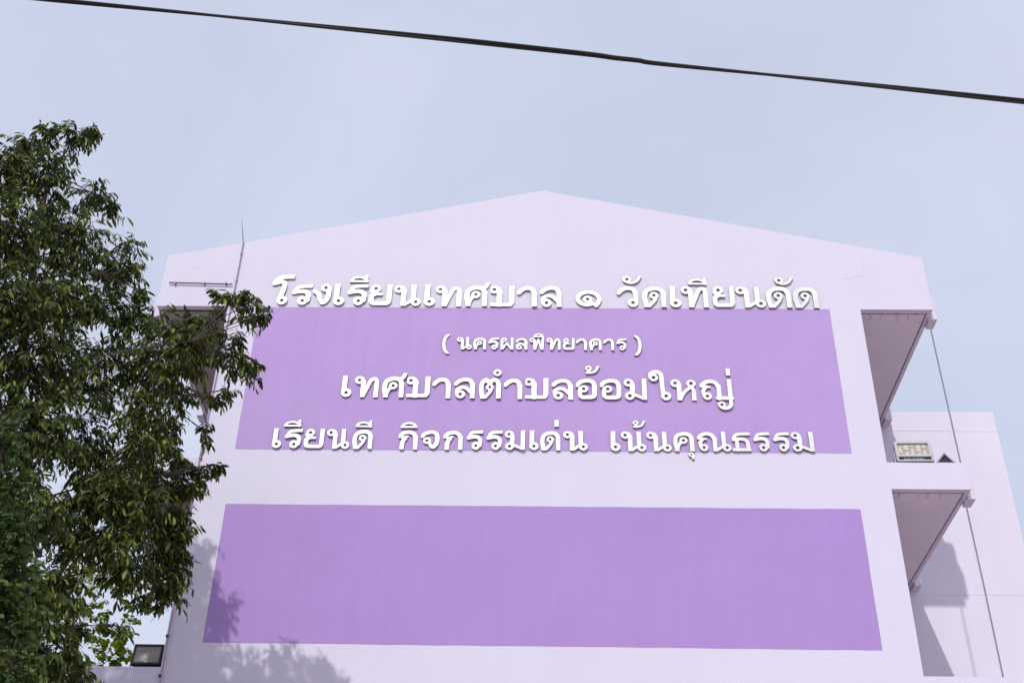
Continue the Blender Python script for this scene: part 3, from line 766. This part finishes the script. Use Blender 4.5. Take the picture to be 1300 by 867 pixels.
def make_tree(name, label, cat, blobs, trunk, limbs, density, leaf_len, leaf_w, material, seed, droop=.9, singles=0, group=None):
    random.seed(seed); R = np.random.default_rng(seed)
    root = thing(name, label, cat, tuple(trunk[0]), group)
    org = np.array(trunk[0])
    tp = [Vector(p) - Vector(trunk[0]) for p in trunk]
    rr = [.17 * (1 - .75 * i / (len(tp)-1)) for i in range(len(tp))]
    tr = [Vector(p) for p in crom([tuple(p) for p in tp], 5)]
    rad = [.12 * (1 - .78 * i / (len(tr)-1)) for i in range(len(tr))]
    MB().tube(tr, rad, 10).build('trunk', M['bark'], root, smooth=True)
    # limbs
    nodes = [(p, r) for p, r in zip(tr[3:], rad[3:])]
    for L in limbs:
        q = Vector(L) - Vector(trunk[0])
        st, r0 = min(nodes[:len(tr)-3], key=lambda k: (k[0] - q).length + 1.2 * max(0, k[0].z - q.z + .6))
        pp = bez(st, q, .15, 7)
        ra = [max(.009, r0 * .30 * (1 - .7 * i / 7)) for i in range(8)]
        MB().tube(pp, ra, 7).build('limb', M['bark'], root, smooth=True)
        nodes += list(zip(pp[2:], ra[2:]))
    tw = MB()
    B = []; D = []; N = []
    for (bx, by, bz, br) in blobs:
        c = Vector((bx, by, bz)) - Vector(trunk[0])
        st, r0 = min(nodes, key=lambda k: (k[0] - c).length + 1.0 * max(0, k[0].z - c.z))
        pp = bez(st, c, random.uniform(-.12, .16), 5)
        tw.tube(pp, [max(.006, min(r0, .014) * (1 - .75 * i / 5)) for i in range(6)], 5, cap=False)
        thin = .74 if (by > -4.3 and bz > 8.3) else 1.0
        n_tw = max(3, int(thin * density * br * br / 13 * (1 + .1 / br)))
        for _ in range(n_tw):
            v = R.normal(size=3); v /= np.linalg.norm(v)
            s = np.array(c) + v * br * R.uniform(.15, .95) ** .6 * np.array([1, 1.0, .9])
            # twigs run outwards and arch over
            outv = v * .8 + np.array([.25, -.15, .15]) + R.normal(size=3) * .35
            outv /= np.linalg.norm(outv)
            ln = R.uniform(.16, .34) * min(1.0, .55 + br)
            spray = R.random() < .16                       # a loose spray reaching out of the clump
            if spray:
                ln *= 1.45
                s = s + outv * br * .35
            ts = np.linspace(0, 1, 5)
            tp_ = [s + outv * ln * (t - .5) + np.array([0, 0, -.30 * ln * t * t * droop]) for t in ts]
            if R.random() < .45:
                j = random.choice(pp[2:])
                tw.tube([tuple(j), tuple((np.array(j) + tp_[0]) / 2 + np.array([0, 0, .02])), tuple(tp_[0])], [.005, .004, .003], 3, cap=False)
            tw.tube([tuple(p) for p in tp_], [.0035, .003, .0025, .002, .0015], 3, cap=False)
            m = int(R.integers(7, 12)) if spray else int(R.integers(8, 16))
            for k in range(m):
                t = (k + .6) / m
                i = min(3, int(t * 4)); fpos = t * 4 - i
                p = tp_[i] * (1-fpos) + tp_[i+1] * fpos
                tang = tp_[min(i+1, 4)] - tp_[i]; tang /= np.linalg.norm(tang) + 1e-9
                side = np.cross(tang, [0, 0, 1.0]); side /= np.linalg.norm(side) + 1e-6
                side *= 1 if k % 2 else -1
                d = tang * .55 + side * .75 + np.array([0, 0, -droop * R.uniform(.35, 1.5)]) + R.normal(size=3) * .22
                B.append(p); D.append(d)
                N.append(np.array([0, 0, 1.0]) + R.normal(size=3) * .45 + side * .2)
    me = tw.mesh('twigs', True)
    o = link('twigs', me, M['bark'], root); o['kind'] = 'stuff'
    B = np.array(B); D = np.array(D); N = np.array(N)
    Ls = leaf_len * R.uniform(.55, 1.2, len(B)); Ws = Ls * leaf_w * R.uniform(.8, 1.2, len(B))
    if singles:
        # the leaves that show largest stay single objects: those nearest the street side of the crown rim
        score = (B[:, 1] + org[1]) - 1.3 * (B[:, 0] + org[0]) * .25 - Ls * 4
        vis = np.nonzero((B[:, 0] + org[0] > -7.2 + 0 * B[:, 1]) & (B[:, 2] + org[2] > 6.8))[0]
        pick = vis[np.argsort(score[vis])[:singles]]
        keep = np.ones(len(B), bool); keep[pick] = False
        one = leaf_mesh('leaf', np.zeros((1, 3)), np.array([[0, 1.0, 0]]), np.array([[0, 0, 1.0]]), np.array([1.0]), np.array([.24]), material)
        for i in pick:
            d = Vector(D[i]).normalized(); s = d.cross(Vector(N[i])).normalized(); u = s.cross(d)
            o = bpy.data.objects.new('leaf', one)
            COL.objects.link(o)
            o.parent = root
            mt = Matrix(((s.x, d.x, u.x), (s.y, d.y, u.y), (s.z, d.z, u.z))).to_4x4()
            mt = Matrix.Translation(Vector(B[i])) @ mt @ Matrix.Diagonal((Ws[i] / .24, Ls[i], Ls[i], 1))
            o.matrix_local = mt
        B, D, N, Ls, Ws = B[keep], D[keep], N[keep], Ls[keep], Ws[keep]
    o = link('crown', leaf_mesh('crown', B, D, N, Ls, Ws, material), None, root)
    o['kind'] = 'stuff'
    print(name, 'leaves', len(B))
    return root

MAIN = [(-7.49,-5.0,13.95,0.25),(-7.33,-5.0,14.26,0.15),(-6.9,-5.0,14.15,0.21),(-6.74,-4.9,14.35,0.12),(-7.17,-5.0,13.34,0.45),(-6.84,-4.1,13.84,0.28),(-6.55,-4.1,13.57,0.15),(-7.48,-5.5,13.03,0.38),(-7.1,-5.5,11.98,0.57),(-6.79,-4.6,12.59,0.56),(-6.54,-3.7,12.8,0.33),(-6.28,-3.5,12.81,0.24),(-6.3,-3.5,13.3,0.18),(-6.0,-3.5,12.47,0.14),(-6.76,-5.5,10.81,0.6),(-6.69,-4.4,11.63,0.57),(-6.29,-3.6,12.01,0.46),(-5.86,-3.3,12.08,0.3),(-5.41,-3.8,11.25,0.33),(-5.13,-3.9,11.52,0.29),(-4.74,-3.9,11.62,0.29),(-4.55,-4.1,11.93,0.2),(-4.33,-4.1,11.93,0.12),(-4.09,-4.2,11.51,0.14),(-3.91,-4.2,11.49,0.1),(-4.41,-3.8,11.1,0.22),(-4.24,-3.3,11.19,0.14),(-4.14,-3.3,11.3,0.09),(-4.87,-3.8,11.06,0.29),(-6.58,-5.0,10.18,0.7),(-6.27,-3.8,10.85,0.63),(-5.68,-3.3,11.11,0.47),(-5.3,-3.1,10.91,0.27),(-4.81,-2.9,10.97,0.16),(-4.63,-2.9,11.11,0.1),(-5.45,-3.0,10.38,0.31),(-4.81,-3.0,10.34,0.12),(-6.32,-5.0,9.14,0.58),(-6.13,-3.8,9.72,0.59),(-5.58,-3.4,9.59,0.38),(-5.23,-3.2,9.43,0.26),(-4.87,-3.2,9.52,0.19),(-4.64,-3.2,9.62,0.12),(-4.49,-3.2,9.71,0.08),(-6.16,-5.0,8.07,0.56),(-5.83,-4.2,8.42,0.54),(-5.41,-3.6,8.72,0.41),(-5.11,-3.2,8.81,0.31),(-4.9,-3.2,8.98,0.19),(-4.96,-3.2,9.34,0.19),(-5.12,-3.2,8.24,0.31),(-4.92,-3.0,8.06,0.16),(-5.23,-3.8,7.86,0.28),(-5.77,-4.4,7.39,0.37),(-5.98,-5.0,6.99,0.49),(-5.64,-4.6,6.5,0.4),(-5.05,-3.6,7.53,0.12),(-5.6,-4.0,7.01,0.15),(-5.11,-4.0,7.07,0.08),(-5.86,-5.0,6.17,0.43),(-5.39,-4.2,6.46,0.18),(-5.14,-3.1,9.82,0.2),(-4.78,-3.1,9.37,0.13),(-4.81,-3.1,8.74,0.15),(-4.92,-3.1,8.46,0.17),(-5.19,-3.4,9.93,0.19),(-4.82,-3.1,8.18,0.12),(-5.74,-4.2,8.02,0.27),(-4.16,-4.1,11.75,0.17),(-4.34,-3.9,11.32,0.14),(-4.26,-3.6,11.15,0.14),(-3.98,-4.2,11.51,0.1),(-4.77,-4.4,10.97,0.28),(-5.08,-4.2,10.6,0.32),(-5.28,-4.2,9.97,0.35),(-5.24,-4.2,9.5,0.35),(-5.43,-4.4,8.7,0.39),(-5.12,-4.2,8.59,0.34),(-5.26,-4.2,8.05,0.33),(-8.18,-5.0,12.25,0.76),(-7.83,-5.0,10.67,0.82),(-7.27,-5.0,9.02,0.77),(-6.95,-5.0,7.56,0.73),(-6.27,-5.0,6.07,0.6),(-5.64,-4.5,5.64,0.61),(-7.9,-8.0,12.0,.7),(-7.9,-8.0,11.0,.8),(-8.5,-7.2,11.9,.9),(-7.9,-7.4,9.6,.9),(-4.95,-3.2,8.6,.24),(-4.85,-3.1,8.35,.2),(-4.9,-3.1,7.85,.2)]  # far front-left clumps are unseen, added to shade the lower crown
make_tree('broadleaf_tree', 'tall dark green tree with drooping narrow leaves in front of the gable\'s left end', 'tree', MAIN,
          [(-6.9, -4.9, 0), (-6.85, -4.9, 2.5), (-6.6, -4.85, 5), (-6.7, -4.8, 7.5), (-6.75, -4.9, 10), (-7.0, -5.0, 12.3), (-7.1, -5.0, 13.4)],
          [(-5.3, -4.0, 10.3), (-4.7, -4.6, 10.8), (-5.6, -4.2, 8.9), (-5.3, -3.8, 7.9), (-6.2, -4.5, 12.0), (-7.8, -5.0, 10.6), (-8.1, -5.0, 12.0), (-5.6, -4.5, 6.8), (-7.2, -5.2, 8.9)],
          5400, .138, .235, M['leaf'], 21, droop=1.0, singles=299)

BACK = [(-9.49,7,12.26,.51),(-10.15,7,13.09,.52),(-9.03,7,11.27,.44),(-8.99,7,10.67,.4),(-9.92,7,11.44,.68),(-10.81,7,11.97,.85),(-9.4,7,10.24,.82),(-10.98,7,10.56,.83),(-10.3,7.6,9.2,1.2),(-11.8,7.5,9.6,1.2)]
make_tree('background_tree', 'bright yellow green tree far behind the dark tree, beyond the left end of the school', 'tree', BACK,
          [(-10.4, 7.4, 0), (-10.3, 7.4, 4), (-10.2, 7.3, 8), (-10.2, 7.2, 11.5)], [(-9.3, 7, 10.5), (-11, 7, 11)],
          1100, .16, .5, M['leaf_back'], 5, droop=.5)

CREEP = [(-4.57,-9,6.74,.15),(-4.6,-9,6.94,.09),(-4.43,-9,6.37,.17),(-4.3,-9,6.01,.18),(-4.16,-9,5.59,.18),(-4.31,-9,5.8,.19),(-4.16,-9,5.2,.21),(-4.01,-9,5.07,.15),(-4.0,-9,4.76,.2),(-4.61,-9,6.15,.26),(-4.39,-9,5.33,.31),(-4.01,-9,4.35,.29),(-3.8,-9,4.47,.15),(-4.7,-9,4.2,.4),(-4.8,-9.1,5.2,.4)]
make_tree('small_tree', 'fresh green small leaved tree at the left edge, in front of the dark tree', 'tree', CREEP,
          [(-4.7, -9, 0), (-4.68, -9, 2), (-4.6, -9, 4), (-4.55, -9, 6.3)], [(-4.1, -9, 4.8), (-4.8, -9, 5.4)],
          9000, .062, .55, M['leaf_creep'], 9, droop=.7)
